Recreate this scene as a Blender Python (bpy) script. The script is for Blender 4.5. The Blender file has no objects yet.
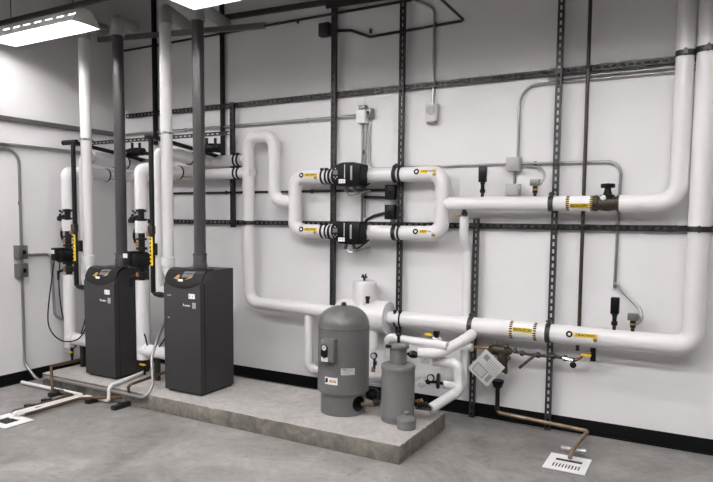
import bpy, bmesh, math, random
from mathutils import Vector, Matrix
random.seed(7)
S = bpy.context.scene
COL = S.collection
PI = math.pi

# ------------------------------------------------------------------ materials
def mat(name, color, rough=0.5, metal=0.0, noise=0.0, nscale=8.0, bump=0.0, coat=0.0, emit=0.0, spec=None):
    m = bpy.data.materials.new(name); m.use_nodes = True
    nt = m.node_tree; b = nt.nodes['Principled BSDF']
    b.inputs['Roughness'].default_value = rough
    b.inputs['Metallic'].default_value = metal
    if spec is not None: b.inputs['Specular IOR Level'].default_value = spec
    if coat: b.inputs['Coat Weight'].default_value = coat
    c = tuple(color) + (1,)
    b.inputs['Base Color'].default_value = c
    if emit:
        b.inputs['Emission Color'].default_value = c
        b.inputs['Emission Strength'].default_value = emit
    if noise or bump:
        tc = nt.nodes.new('ShaderNodeTexCoord')
        n = nt.nodes.new('ShaderNodeTexNoise'); n.inputs['Scale'].default_value = nscale
        n.inputs['Detail'].default_value = 6
        nt.links.new(tc.outputs['Object'], n.inputs['Vector'])
        if noise:
            r = nt.nodes.new('ShaderNodeMapRange')
            r.inputs['From Min'].default_value = .3; r.inputs['From Max'].default_value = .7
            r.inputs['To Min'].default_value = 1 - noise; r.inputs['To Max'].default_value = 1 + noise
            nt.links.new(n.outputs['Fac'], r.inputs['Value'])
            v = nt.nodes.new('ShaderNodeVectorMath'); v.operation = 'SCALE'
            v.inputs[0].default_value = tuple(color)
            nt.links.new(r.outputs['Result'], v.inputs['Scale'])
            nt.links.new(v.outputs['Vector'], b.inputs['Base Color'])
        if bump:
            bp = nt.nodes.new('ShaderNodeBump'); bp.inputs['Strength'].default_value = bump
            bp.inputs['Distance'].default_value = .004
            nt.links.new(n.outputs['Fac'], bp.inputs['Height'])
            nt.links.new(bp.outputs['Normal'], b.inputs['Normal'])
    return m

M = {}
M['wall'] = mat('wall_paint', (.80, .785, .79), .65, noise=.02, nscale=1.5, bump=.05)
M['ceiling'] = mat('ceiling_paint', (.15, .148, .146), .8)
M['far_wall'] = mat('grey_block_wall', (.07, .07, .069), .7)
M['jacket'] = mat('white_pipe_jacket', (.78, .76, .765), .32, noise=.012, nscale=5)
M['pvc'] = mat('white_pvc', (.70, .685, .685), .35)
M['pvc_grey'] = mat('light_grey_pvc', (.36, .355, .35), .4)
M['flue'] = mat('dark_grey_pvc', (.05, .049, .049), .28)
M['boiler'] = mat('charcoal_enamel', (.027, .0255, .026), .42, noise=.05, nscale=60, spec=.4)
M['black'] = mat('black_plastic', (.003, .003, .003), .4, spec=.25)
M['gloss'] = mat('gloss_black_panel', (.003, .003, .003), .2, spec=.4)
M['iron'] = mat('black_iron', (.006, .006, .006), .5, spec=.3)
M['darkmetal'] = mat('dark_steel', (.03, .029, .029), .4, metal=.5)
M['zinc'] = mat('zinc_strut', (.065, .063, .063), .42, metal=.75, noise=.2, nscale=30)
M['emt'] = mat('galvanised_conduit', (.40, .395, .39), .28, metal=.85)
M['greybox'] = mat('grey_enamel_box', (.42, .41, .405), .45)
M['steelbox'] = mat('steel_box', (.22, .215, .21), .35, metal=.8)
M['tank'] = mat('grey_tank_paint', (.125, .123, .122), .33, noise=.04, nscale=40)
M['tank2'] = mat('grey_tank_matte', (.145, .143, .141), .5, noise=.04, nscale=40)
M['brass'] = mat('brass', (.42, .25, .09), .38, metal=.8)
M['bronze'] = mat('bronze_casting', (.05, .040, .028), .45, metal=.4, noise=.3, nscale=50)
M['copper'] = mat('copper_pipe', (.15, .095, .055), .4, metal=.75, noise=.25, nscale=14)
M['copper2'] = mat('bright_copper', (.27, .20, .135), .4, metal=.6, noise=.35, nscale=14)
M['chrome'] = mat('chrome', (.65, .64, .64), .2, metal=1)
M['yellow'] = mat('yellow_tag', (.78, .54, .02), .5)
M['orange'] = mat('orange_ink', (.42, .22, .06), .5)
M['white'] = mat('white_label', (.85, .84, .84), .5)
M['ivory'] = mat('ivory_plastic', (.62, .61, .60), .5)
M['grille'] = mat('grille_grey', (.42, .41, .41), .6)
M['screen'] = mat('display_grey', (.14, .14, .145), .2)
M['paper'] = mat('paper_sheet', (.50, .495, .49), .6)
M['ink'] = mat('grey_ink', (.20, .20, .20), .6)
M['baseboard'] = mat('black_vinyl', (.004, .004, .004), .8, spec=.15)
M['tube'] = mat('lamp_tube', (1, .985, .985), .5, emit=18)
M['fill_tube'] = mat('fill_lamp_tube', (1, .985, .985), .5, emit=60)  # stronger glow, used only by the added fill lamps out of view
M['hood'] = mat('white_enamel_hood', (.62, .61, .60), .4)

def concrete(name, c0, c1, scale, bumpd=.003, specks=True):
    m = bpy.data.materials.new(name); m.use_nodes = True
    nt = m.node_tree; b = nt.nodes['Principled BSDF']; N = nt.nodes.new; L = nt.links.new
    tc = N('ShaderNodeTexCoord')
    n1 = N('ShaderNodeTexNoise'); n1.inputs['Scale'].default_value = scale; n1.inputs['Detail'].default_value = 9
    n1.inputs['Roughness'].default_value = .62; n1.inputs['Distortion'].default_value = .9
    n2 = N('ShaderNodeTexNoise'); n2.inputs['Scale'].default_value = scale * 14; n2.inputs['Detail'].default_value = 5
    L(tc.outputs['Object'], n1.inputs['Vector']); L(tc.outputs['Object'], n2.inputs['Vector'])
    r = N('ShaderNodeValToRGB')
    r.color_ramp.elements[0].position = .33; r.color_ramp.elements[0].color = c0 + (1,)
    r.color_ramp.elements[1].position = .68; r.color_ramp.elements[1].color = c1 + (1,)
    L(n1.outputs['Fac'], r.inputs['Fac'])
    r2 = N('ShaderNodeMapRange'); r2.inputs['From Min'].default_value = .28; r2.inputs['From Max'].default_value = .42
    r2.inputs['To Min'].default_value = .72; r2.inputs['To Max'].default_value = 1.0
    L(n2.outputs['Fac'], r2.inputs['Value'])
    v = N('ShaderNodeVectorMath'); v.operation = 'SCALE'
    L(r.outputs['Color'], v.inputs[0]); L(r2.outputs['Result'], v.inputs['Scale'])
    L(v.outputs['Vector'], b.inputs['Base Color'])
    n4 = N('ShaderNodeTexNoise'); n4.inputs['Scale'].default_value = scale * 3.2; n4.inputs['Detail'].default_value = 10
    n4.inputs['Roughness'].default_value = .7; n4.inputs['Distortion'].default_value = 2.2
    L(tc.outputs['Object'], n4.inputs['Vector'])
    r4 = N('ShaderNodeMapRange'); r4.inputs['From Min'].default_value = .35; r4.inputs['From Max'].default_value = .65
    r4.inputs['To Min'].default_value = .86; r4.inputs['To Max'].default_value = 1.12
    L(n4.outputs['Fac'], r4.inputs['Value'])
    v4 = N('ShaderNodeVectorMath'); v4.operation = 'SCALE'
    L(v.outputs['Vector'], v4.inputs[0]); L(r4.outputs['Result'], v4.inputs['Scale'])
    L(v4.outputs['Vector'], b.inputs['Base Color'])
    # trowel marks: stretched noise into bump and roughness
    mp = N('ShaderNodeMapping'); mp.inputs['Scale'].default_value = (3, 9, 3); mp.inputs['Rotation'].default_value = (0, 0, .5)
    L(tc.outputs['Object'], mp.inputs['Vector'])
    n3 = N('ShaderNodeTexNoise'); n3.inputs['Scale'].default_value = 1.3; n3.inputs['Detail'].default_value = 8; n3.inputs['Distortion'].default_value = 1.5
    L(mp.outputs['Vector'], n3.inputs['Vector'])
    bp = N('ShaderNodeBump'); bp.inputs['Strength'].default_value = .2; bp.inputs['Distance'].default_value = bumpd * 3
    L(n3.outputs['Fac'], bp.inputs['Height']); L(bp.outputs['Normal'], b.inputs['Normal'])
    b.inputs['Roughness'].default_value = .55
    return m
M['floor'] = concrete('troweled_concrete_floor', (.155, .145, .138), (.325, .311, .30), 1.5)
M['pad'] = concrete('pad_top_concrete', (.37, .352, .34), (.50, .477, .458), 2.2, .002)
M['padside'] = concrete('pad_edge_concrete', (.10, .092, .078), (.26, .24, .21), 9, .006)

# ------------------------------------------------------------------ mesh helpers
def frame(d):
    d = d.normalized()
    a = Vector((0, 0, 1)) if abs(d.z) < .9 else Vector((1, 0, 0))
    u = d.cross(a).normalized(); return u, d.cross(u).normalized()

class MB:
    def __init__(s): s.bm = bmesh.new()
    def box(s, c, size, rot=None, bevel=0):
        b = bmesh.new(); bmesh.ops.create_cube(b, size=1)
        for v in b.verts: v.co = Vector((v.co.x*size[0], v.co.y*size[1], v.co.z*size[2]))
        if bevel: bmesh.ops.bevel(b, geom=list(b.edges), offset=bevel, segments=2, affect='EDGES', profile=.5)
        if rot: bmesh.ops.rotate(b, cent=(0,0,0), matrix=rot, verts=b.verts)
        for v in b.verts: v.co += Vector(c)
        s.merge(b); return s
    def merge(s, b):
        me = bpy.data.meshes.new('tmp'); b.to_mesh(me); b.free(); s.bm.from_mesh(me); bpy.data.meshes.remove(me)
    def loft(s, rings, closed=True, cap=True):
        vr = [[s.bm.verts.new(p) for p in r] for r in rings]
        for a, b in zip(vr, vr[1:]):
            n = len(a)
            for i in range(n if closed else n-1):
                j = (i+1) % n
                try: s.bm.faces.new((a[i], a[j], b[j], b[i]))
                except ValueError: pass
        if cap and closed:
            s.bm.faces.new(list(reversed(vr[0]))); s.bm.faces.new(vr[-1])
        return s
    def cyl(s, p0, p1, r, r1=None, seg=20):
        p0, p1 = Vector(p0), Vector(p1); u, w = frame(p1-p0); r1 = r if r1 is None else r1
        R = [[p + (u*math.cos(2*PI*i/seg) + w*math.sin(2*PI*i/seg))*q for i in range(seg)] for p, q in ((p0, r), (p1, r1))]
        return s.loft(R)
    def lathe(s, o, axis, prof, seg=32):           # prof: (distance along axis, radius)
        o, axis = Vector(o), Vector(axis).normalized(); u, w = frame(axis)
        return s.loft([[o + axis*h + (u*math.cos(2*PI*i/seg) + w*math.sin(2*PI*i/seg))*max(r, .0005) for i in range(seg)] for h, r in prof])
    def tube(s, pts, r, bend=None, seg=18, sleeve=0, nb=7):
        pts = [Vector(p) for p in pts]; bend = bend if bend is not None else r*2
        path = [(pts[0], r)]
        for i in range(1, len(pts)-1):
            a, p, c = pts[i-1], pts[i], pts[i+1]
            d0 = (p-a).normalized(); d1 = (c-p).normalized(); ang = d0.angle(d1)
            if ang < .02: path.append((p, r)); continue
            t = min(bend*math.tan(ang/2), .49*(p-a).length if i > 1 else .98*(p-a).length, .49*(c-p).length if i < len(pts)-2 else .98*(c-p).length)
            R = t/math.tan(ang/2); n = (d1-d0).normalized()
            cen = p + n*(R/math.cos(ang/2)); st = p-d0*t
            ax = d0.cross(d1).normalized()
            k = max(3, int(nb*ang/(PI/2))+1)
            if sleeve: path.append((st - d0*.012, r)); path.append((st - d0*.0115, r+sleeve))
            for q in range(k+1):
                m_ = Matrix.Rotation(ang*q/k, 3, ax)
                path.append((cen + m_ @ (st-cen), r+sleeve))
            if sleeve:
                en = p + d1*t
                path.append((en + d1*.0115, r+sleeve)); path.append((en + d1*.012, r))
        path.append((pts[-1], r))
        P = [q[0] for q in path]; rings = []; u = None
        for i, (p, rr) in enumerate(path):
            a = P[max(i-1, 0)]; c = P[min(i+1, len(P)-1)]
            # skip duplicates in direction estimate
            d = (c-a).normalized()
            if u is None: u, _ = frame(d)
            u = (u - d*u.dot(d)).normalized(); w = d.cross(u)
            rings.append([p + (u*math.cos(2*PI*j/seg) + w*math.sin(2*PI*j/seg))*rr for j in range(seg)])
        return s.loft(rings)
    def curve(s, pts, r, seg=8, n=8):              # smooth spline tube for cables
        P = [Vector(p) for p in pts]; P = [P[0]*2-P[1]] + P + [P[-1]*2-P[-2]]; out = []
        for i in range(1, len(P)-2):
            for k in range(n):
                t = k/n; a, b, c, d = P[i-1:i+3]
                out.append(.5*((2*b)+(c-a)*t+(2*a-5*b+4*c-d)*t*t+(-a+3*b-3*c+d)*t**3))
        out.append(P[-2]); rings = []; u = None
        for i, p in enumerate(out):
            d = (out[min(i+1, len(out)-1)]-out[max(i-1, 0)]).normalized()
            if u is None: u, _ = frame(d)
            u = (u-d*u.dot(d)).normalized(); w = d.cross(u)
            rings.append([p+(u*math.cos(2*PI*j/seg)+w*math.sin(2*PI*j/seg))*r for j in range(seg)])
        return s.loft(rings)
    def extrude(s, outline, o, u, v, n, depth, bevel=0):   # outline of (a,b) in plane u,v at o, extruded along n
        b = bmesh.new(); o, u, v, n = map(Vector, (o, u, v, n))
        A = [b.verts.new(o+u*a+v*c) for a, c in outline]; B = [b.verts.new(o+u*a+v*c+n*depth) for a, c in outline]
        b.faces.new(A); b.faces.new(list(reversed(B)))
        k = len(A)
        top = []
        for i in range(k):
            f = b.faces.new((A[i], B[i], B[(i+1) % k], A[(i+1) % k])); top.append(f)
        if bevel:
            es = [e for e in b.edges if all(x in B for x in e.verts)]
            bmesh.ops.bevel(b, geom=es, offset=bevel, segments=4, affect='EDGES', profile=.5)
        s.merge(b); return s
    def grid(s, o, u, v, n, us, vs, holes, t):     # slotted plate: cells of a grid except the holes
        o, u, v, n = map(Vector, (o, u, v, n))
        for i in range(len(us)-1):
            j = 0
            while j < len(vs)-1:
                if (i, j) in holes: j += 1; continue
                k = j
                while k+1 < len(vs)-1 and (i, k+1) not in holes: k += 1
                c = [o+u*us[i+a]+v*(vs[j] if b_ == 0 else vs[k+1])+n*(t*q) for q in (0, 1) for a, b_ in ((0,0),(1,0),(1,1),(0,1))]
                V = [s.bm.verts.new(p) for p in c]
                for f in ((0,3,2,1),(4,5,6,7),(0,1,5,4),(1,2,6,5),(2,3,7,6),(3,0,4,7)): s.bm.faces.new([V[q] for q in f])
                j = k+1
        return s
    def build(s, name, m, parent=None, smooth=True):
        me = bpy.data.meshes.new(name)
        bmesh.ops.recalc_face_normals(s.bm, faces=s.bm.faces)
        s.bm.to_mesh(me); s.bm.free()
        if smooth:
            for p in me.polygons: p.use_smooth = True
            try: me.set_sharp_from_angle(angle=math.radians(38))
            except Exception: pass
        me.materials.append(M[m] if isinstance(m, str) else m)
        o = bpy.data.objects.new(name, me); COL.objects.link(o)
        if parent is not None:
            o.parent = parent
            if parent.type == 'EMPTY':
                o.matrix_parent_inverse = Matrix.Translation(-parent.location)
        return o

def tag(o, label, cat, group=None):
    o['label'] = label; o['category'] = cat
    if group: o['group'] = group
    return o
def thing(name, loc, label, cat, group=None):
    e = bpy.data.objects.new(name, None); COL.objects.link(e); e.location = loc; e.empty_display_size = .05
    return tag(e, label, cat, group)
def struct(o): o['kind'] = 'structure'; return o

def text_mesh(txt, size, name, m, parent, o, u, v, n, cylr=None, axis=None, off=.0008, width=None):
    """lettering in the plane (u right, v up) at o facing n; bent round a pipe of radius cylr when given"""
    cu = bpy.data.curves.new('t', 'FONT'); cu.body = txt; cu.size = size; cu.align_x = 'CENTER'; cu.align_y = 'CENTER'
    cu.resolution_u = 2; cu.offset = size*.02
    ob = bpy.data.objects.new('t', cu); COL.objects.link(ob); bpy.context.view_layer.update()
    me = bpy.data.meshes.new_from_object(ob.evaluated_get(bpy.context.evaluated_depsgraph_get()))
    bpy.data.objects.remove(ob); bpy.data.curves.remove(cu)
    o, u, v, n = map(Vector, (o, u, v, n))
    xs = [w.co.x for w in me.vertices]; k = 1
    if width and xs: k = width/(max(xs)-min(xs))
    for w in me.vertices:
        a, b = w.co.x*k, w.co.y
        if cylr: th = b/cylr; w.co = o + u*a + v*math.sin(th)*(cylr+off) + n*(math.cos(th)*(cylr+off)-cylr)
        else: w.co = o + u*a + v*b + n*off
    me.materials.append(M[m]); ob = bpy.data.objects.new(name, me); COL.objects.link(ob); ob.parent = parent
    if parent is not None and parent.type == 'EMPTY': ob.matrix_parent_inverse = Matrix.Translation(-parent.location)
    return ob

def wrap(mb, c, r, u, v, n, a0, a1, t0, t1, off=.0006, seg=6):
    """patch on a cylinder: axis through c along u; a0..a1 along axis, t0..t1 angle from n towards v"""
    c, u, v, n = map(Vector, (c, u, v, n)); rr = r+off
    rings = [[c+u*a+v*math.sin(t0+(t1-t0)*k/seg)*q+n*math.cos(t0+(t1-t0)*k/seg)*q for a, q in ((a0, r-.001), (a0, rr), (a1, rr), (a1, r-.001))] for k in range(seg+1)]
    mb.loft(rings); return mb

X, Y, Z = Vector((1,0,0)), Vector((0,1,0)), Vector((0,0,1))
LW = -5.28                                       # left wall

# ------------------------------------------------------------------ room
def room():
    struct(MB().box((-.9, -3.4, -.1), (9.2, 7.2, .2)).build('floor', 'floor'))
    struct(MB().box((-.9, .1, 1.9), (9.2, .2, 4.2)).build('wall_back', 'wall'))
    struct(MB().box((LW-.1, -3.5, 1.9), (.2, 7.0, 4.2)).build('wall_left', 'wall'))
    struct(MB().box((3.6, -3.5, 1.9), (.2, 7.0, 4.2)).build('wall_right', 'far_wall'))
    struct(MB().box((-.9, -7.1, 1.9), (9.2, .2, 4.2)).build('wall_front', 'far_wall'))
    struct(MB().box((-.9, -3.4, 3.95), (9.2, 7.2, .1)).build('ceiling', 'ceiling'))
    b = MB().box((-.9, -.0035, .05), (8.7, .007, .1)); b.box((-.9, -.012, .006), (8.7, .018, .012))
    struct(b.build('baseboard_back', 'baseboard'))
    b = MB().box((LW+.0035, -3.5, .05), (.007, 6.99, .1)); b.box((LW+.012, -3.5, .006), (.018, 6.97, .012))
    struct(b.build('baseboard_left', 'baseboard'))
room()

# concrete pad with slightly chipped edge
def pad():
    x0, x1, y0, y1, h = -5.0, -1.555, -1.185, -.41, .12
    m = MB(); m.box(((x0+x1)/2, (y0+y1)/2, h/2), (x1-x0, y1-y0, h), bevel=.006)
    bm = m.bm
    long_e = [e for e in bm.edges if e.calc_length() > .5]
    bmesh.ops.subdivide_edges(bm, edges=long_e, cuts=60, use_grid_fill=True)
    for v in bm.verts:
        if v.co.z > h-.02 and (v.co.y < y0+.02 or v.co.x > x1-.02):
            v.co += Vector((random.uniform(-.003, .0), random.uniform(0, .003), random.uniform(-.003, 0)))
    o = m.build('concrete_pad', 'pad')
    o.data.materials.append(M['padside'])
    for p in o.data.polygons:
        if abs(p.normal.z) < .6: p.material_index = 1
    tag(o, 'raised concrete housekeeping pad with rough edge under the boilers and tanks', 'concrete pad')
pad()

# ------------------------------------------------------------------ struts
def strut(name, a, b, out, label, cat='strut', group=None, slots=True, m='zinc', w=.041, depth=.03, pitch=.05):
    """channel from a to b, slotted face looking along out"""
    a, b, out = Vector(a), Vector(b), Vector(out); d = b-a; L = d.length; d.normalize(); s = out.cross(d).normalized()
    mb = MB(); o = a - s*(w/2)
    us = [0, w*.30, w*.70, w]
    if slots:
        vs = [0]; holes = set(); t = .012
        while t+.03 < L:
            vs += [t, t+.028]; holes.add((1, len(vs)-2)); t += pitch
        vs.append(L)
        mb.grid(o, s, d, out, us, vs, holes, .0025)
    else:
        mb.grid(o, s, d, out, [0, w], [0, L], set(), .0025)
    for q in (0, w-.0025):
        mb.grid(o+s*q-out*depth, s, d, out, [0, .0025], [0, L], set(), depth)
    for q in (0, w-.009):
        mb.grid(o+s*q-out*depth, s, d, out, [0, .009], [0, L], set(), .0025)
    return tag(mb.build(name, m, None, smooth=False), label, cat, group)

FY = -.068   # face of vertical struts
strut('strut_channel', (-2.715, FY, .0), (-2.715, FY, 3.24), -Y, 'slotted vertical strut channel running behind the two black wall pumps')
strut('strut_channel', (-2.10, FY, .0), (-2.10, FY, 3.9), -Y, 'dark slotted vertical strut channel just left of the round thermostat sensor', m='darkmetal')
strut('strut_channel', (-.919, FY, .0), (-.919, FY, 3.9), -Y, 'full height slotted vertical strut channel nearest the tall copper pipe')
strut('strut_channel', (-1.478, FY, .0), (-1.478, FY, 1.50), -Y, 'short slotted vertical strut channel above the hanging paper tag')
strut('strut_channel', (-3.79, FY, 1.40), (-3.79, FY, 2.53), -Y, 'short dark strut channel on the wall right of the boiler flues', m='darkmetal')
HY = -.034
strut('strut_channel', (-5.2, HY, 2.51), (-.10, HY, 2.51), -Y, 'long slotted horizontal strut channel high across the back wall', m='darkmetal')
strut('strut_channel', (-5.2, HY, 1.445), (.6, HY, 1.445), -Y, 'long slotted horizontal strut channel at mid height across the back wall', m='darkmetal')
strut('strut_channel', (LW+.034, -3.2, 2.32), (LW+.034, -.01, 2.32), X, 'upper horizontal channel on the left wall', slots=False, m='steelbox')
strut('strut_channel', (-3.864, -0.060, 3.294), (-2.549, -0.060, 3.255), -Y, 'dark channel at the very top of the back wall right of the lamps', slots=False, m='zinc', w=.042)
strut('strut_channel', (-2.756, -0.120, 3.211), (-1.933, -0.120, 3.186), -Y, 'short dark channel at the top of the back wall beside the square black box', slots=False, m='darkmetal', w=.05, depth=.02)
strut('strut_channel', (-5.538, -0.300, 3.238), (-3.244, -0.300, 3.074), -Y, 'grey channel bracket carrying the vent elbows below the ceiling lamps', slots=False, m='steelbox', w=.045)
# black hanger struts behind the boilers
strut('hanger_strut', (-4.79, -.045, 2.20), (-4.79, -.045, 3.9), -Y, 'black hanger strut on the wall behind the left boiler', slots=False, m='black', w=.035)
strut('hanger_strut', (-3.926, -.045, 1.98), (-3.926, -.045, 3.9), -Y, 'black hanger strut on the wall behind the right boiler', slots=False, m='black', w=.03)
# trapeze rail in front of headers, behind the vents
strut('trapeze_rail', (-5.24, -.63, 2.165), (-3.36, -.63, 2.165), -Y, 'slotted trapeze rail crossing behind the four vent pipes', w=.03, depth=.025, m='zinc')

# ------------------------------------------------------------------ ceiling lamps
def lamp(x0, x1, label, y0=-1.52, y1=-1.27, zl=2.90, tm='tube', group='strip lamps of the front row', slotted=True):
    e = thing('strip_lamp', ((x0+x1)/2, (y0+y1)/2, zl), label, 'ceiling lamp', group)
    yc = (y0+y1)/2; zt = zl+.11
    h = MB()
    prof = [(y0, zl), (y0+.022, zl+.04), (y0+.045, zl+.075), (yc-.05, zt), (yc+.05, zt), (y1-.055, zl+.075), (y1, zl)]
    inner = [(a+(.004 if a < yc else -.004), b-.004) for a, b in reversed(prof)]
    ring = prof+inner
    # slots along the near flank: hood is built in slices with openings
    n = int((x1-x0)/.12)
    dx = (x1-x0)/n
    for i in range(n):
        xa = x0+i*dx; xb = xa+dx
        def slab(p, q, xa_, xb_):
            (ay, az), (by, bz) = p, q
            d = Vector((0, by-ay, bz-az)); nn = Vector((0, d.z, -d.y)).normalized()*.003
            h.loft([[Vector((xx, ay, az)), Vector((xx, by, bz)), Vector((xx, by, bz))+nn, Vector((xx, ay, az))+nn] for xx in (xa_, xb_)])
        for k in range(6):
            if k == 1 and slotted:
                (ay, az), (by, bz) = prof[k], prof[k+1]
                m1 = (ay+(by-ay)*.35, az+(bz-az)*.35); m2 = (ay+(by-ay)*.65, az+(bz-az)*.65)
                slab(prof[k], m1, xa, xb); slab(m2, prof[k+1], xa, xb); slab(m1, m2, xa, xa+dx*.4)
            else: slab(prof[k], prof[k+1], xa, xb)
    h.build('hood', 'hood', e, smooth=False)
    for xx in (x0, x1-.003):
        c = MB(); c.extrude([(a, b-zl) for a, b in prof], (xx, 0, zl), Y, Z, X, .003)
        c.build('end_plate', 'hood', e, smooth=False)
    c = MB().box(((x0+x1)/2, yc, zt-.022), (x1-x0-.02, .09, .04), bevel=.005); c.build('ballast_channel', 'hood', e)
    for dy in (-.06, .06):
        t = MB().cyl((x0+.03, yc+dy, zl+.047), (x1-.03, yc+dy, zl+.047), .016, seg=14)
        t.build('lamp_tube', tm, e)
    for xx in (x0+.15, x1-.15):
        MB().cyl((xx, yc, zt), (xx, yc, 3.9), .004, seg=8).build('hanger', 'zinc', e)
    return e
lamp(-5.10, -4.04, 'glowing white strip lamp with slotted hood at the upper left')
lamp(-3.10, -1.95, 'strip lamp at the top edge above the right boiler')
lamp(-.95, .2, 'strip lamp of the front row, third from the left wall')
lamp(1.2, 2.35, 'strip lamp of the front row, fourth from the left wall')
for xx in (-4.5, -2.9, -1.2, .8):  # two unseen lamp rows, added as fill light for walls and floor
    lamp(xx-.6, xx+.6, 'added fill lamp of the second row, overhead out of view', y0=-3.45, y1=-3.18, zl=3.32, tm='fill_tube', slotted=False, group='added fill lamps of the second row')
    lamp(xx-.6, xx+.6, 'added fill lamp of the third row, unseen behind the camera', y0=-5.35, y1=-5.08, zl=3.70, tm='fill_tube', slotted=False, group='added fill lamps of the third row')
strut('lamp_rail', (-5.2, -1.405, 3.06), (3.4, -1.405, 3.06), -Y, 'dark rail joining the strip lamps of the front row', slots=False, m='darkmetal', w=.03, depth=.03)

# ------------------------------------------------------------------ pipe helpers
def clamp_part(parent, p, axis, r, w=.034, m='zinc'):
    axis = Vector(axis); b = MB(); b.lathe(Vector(p)-axis*w/2, axis, [(0, r+.001), (0, r+.006), (w, r+.006), (w, r+.001)])
    side = frame(axis)[0]
    sgn = Vector((0, 0, 1)) if abs(axis.z) < .5 else Vector((0, -1, 0))
    b.box(Vector(p)+sgn*(r+.014), (.02, .02, .03))
    b.cyl(Vector(p)+sgn*(r+.016)-(axis*.022), Vector(p)+sgn*(r+.016)+(axis*.022), .006, seg=8)
    return b.build('pipe_clamp', m, parent)
def coupling(parent, p, axis, r, w=.05):
    axis = Vector(axis)
    for s in (-1, 1):
        b = MB(); b.lathe(Vector(p)+axis*(s*w*.42)-axis*.008, axis, [(0, r-.004), (0, r+.007), (.016, r+.007), (.016, r-.004)])
        b.box(Vector(p)+axis*(s*w*.42)+Vector((0, -.5, .85))*(r+.012), (.022, .022, .02)); b.build('coupling_ring', 'iron', parent)
def pipe(pts, r, label, cat='pipe', bend=None, m='jacket', name='insulated_pipe', group=None, sleeve=.003, seg=24):
    o = MB().tube(pts, r, bend if bend is not None else r*1.9, seg=seg, sleeve=sleeve).build(name, m)
    return tag(o, label, cat, group)
def flow_tag(parent, c, r, L, word='HEATING', up=.25, arrow=True):
    """yellow lettered strap tag with black flow ring at its left end, on the camera side of an X pipe"""
    c = Vector(c); n = -Y
    b = MB(); wrap(b, c, r, X, Z, n, -L/2, L/2, up-.014/r, up+.014/r, off=.0015); b.build('yellow_tag', 'yellow', parent)
    a = up; q = c + Z*math.sin(a)*r + n*math.cos(a)*r; nn = Z*math.sin(a)+n*math.cos(a)
    vv = Z*math.cos(a)-n*math.sin(a)
    b = MB(); b.lathe(q-X*(L/2+.028), nn, [(-.003, .010), (-.003, .022), (.003, .022), (.003, .010), (-.003, .010)], seg=20); b.build('tag_ring', 'black', parent)
    b = MB(); wrap(b, c, r, X, Z, n, -L/2-.006, L/2+.012, up-.002, up+.002, off=.001); b.build('tag_chain', 'iron', parent)
    b = MB().box(q+X*(L/2-.012)-vv*.026+nn*.002, (.022, .010, .020)); b.build('tag_clip', 'brass', parent)
    text_mesh(word, .020, 'tag_lettering', 'black', parent, q, X, vv, nn, off=.0035, width=L*.8)
def band_label(parent, c, r, L, word):
    """band of clear film with black-and-yellow dashed edges and yellow wording"""
    c = Vector(c); n = -Y
    b = MB(); wrap(b, c, r, X, Z, n, -L/2, L/2, -1.5, 1.5, off=.0006, seg=24); b.build('label_film', 'white', parent)
    for s in (-1, 1):
        b = MB(); y = MB()
        for k in range(11):
            t = -1.45+k*.27
            wrap(b, c, r, X, Z, n, s*L/2-.011, s*L/2+.011, t, t+.14, off=.0014, seg=2)
            wrap(y, c, r, X, Z, n, s*L/2-.007, s*L/2+.007, t+.18, t+.24, off=.0012, seg=2)
        b.build('edge_stripes', 'black', parent); y.build('edge_stripes', 'yellow', parent)
    a = -.35 if word.endswith('SUPPLY') else .2
    b = MB(); wrap(b, c, r, X, Z, n, -L/2+.014, L/2-.014, a-.016/r, a+.016/r, off=.0010, seg=4); b.build('label_strip', 'yellow', parent)
    q = c + Z*math.sin(a)*r + n*math.cos(a)*r; nn = Z*math.sin(a)+n*math.cos(a); vv = Z*math.cos(a)-n*math.sin(a)
    text_mesh(word, .027, 'label_lettering', 'black', parent, q, X, vv, nn, off=.0025, width=(L-.04))

PY = -.135   # wall pipes centre line
# --- loop pipe with inverted U, down to the separator
p = pipe([(-3.60, PY, 2.0), (-3.545, PY, 2.0)], .045, 'short white upper pipe stub entering the tall inverted U', bend=.05, sleeve=0)
p = pipe([(-2.60, PY-.02, .72), (-3.54, PY, .735), (-3.545, PY, 2.195), (-3.262, PY, 2.195), (-3.262, PY, 1.630), (-3.06, PY, 1.630)], .052,
         'tall white inverted U pipe right of the boilers, running low behind the tanks', bend=.10, sleeve=.002)
clamp_part(p, (-3.545, PY, 1.445), Z, .053)
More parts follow.
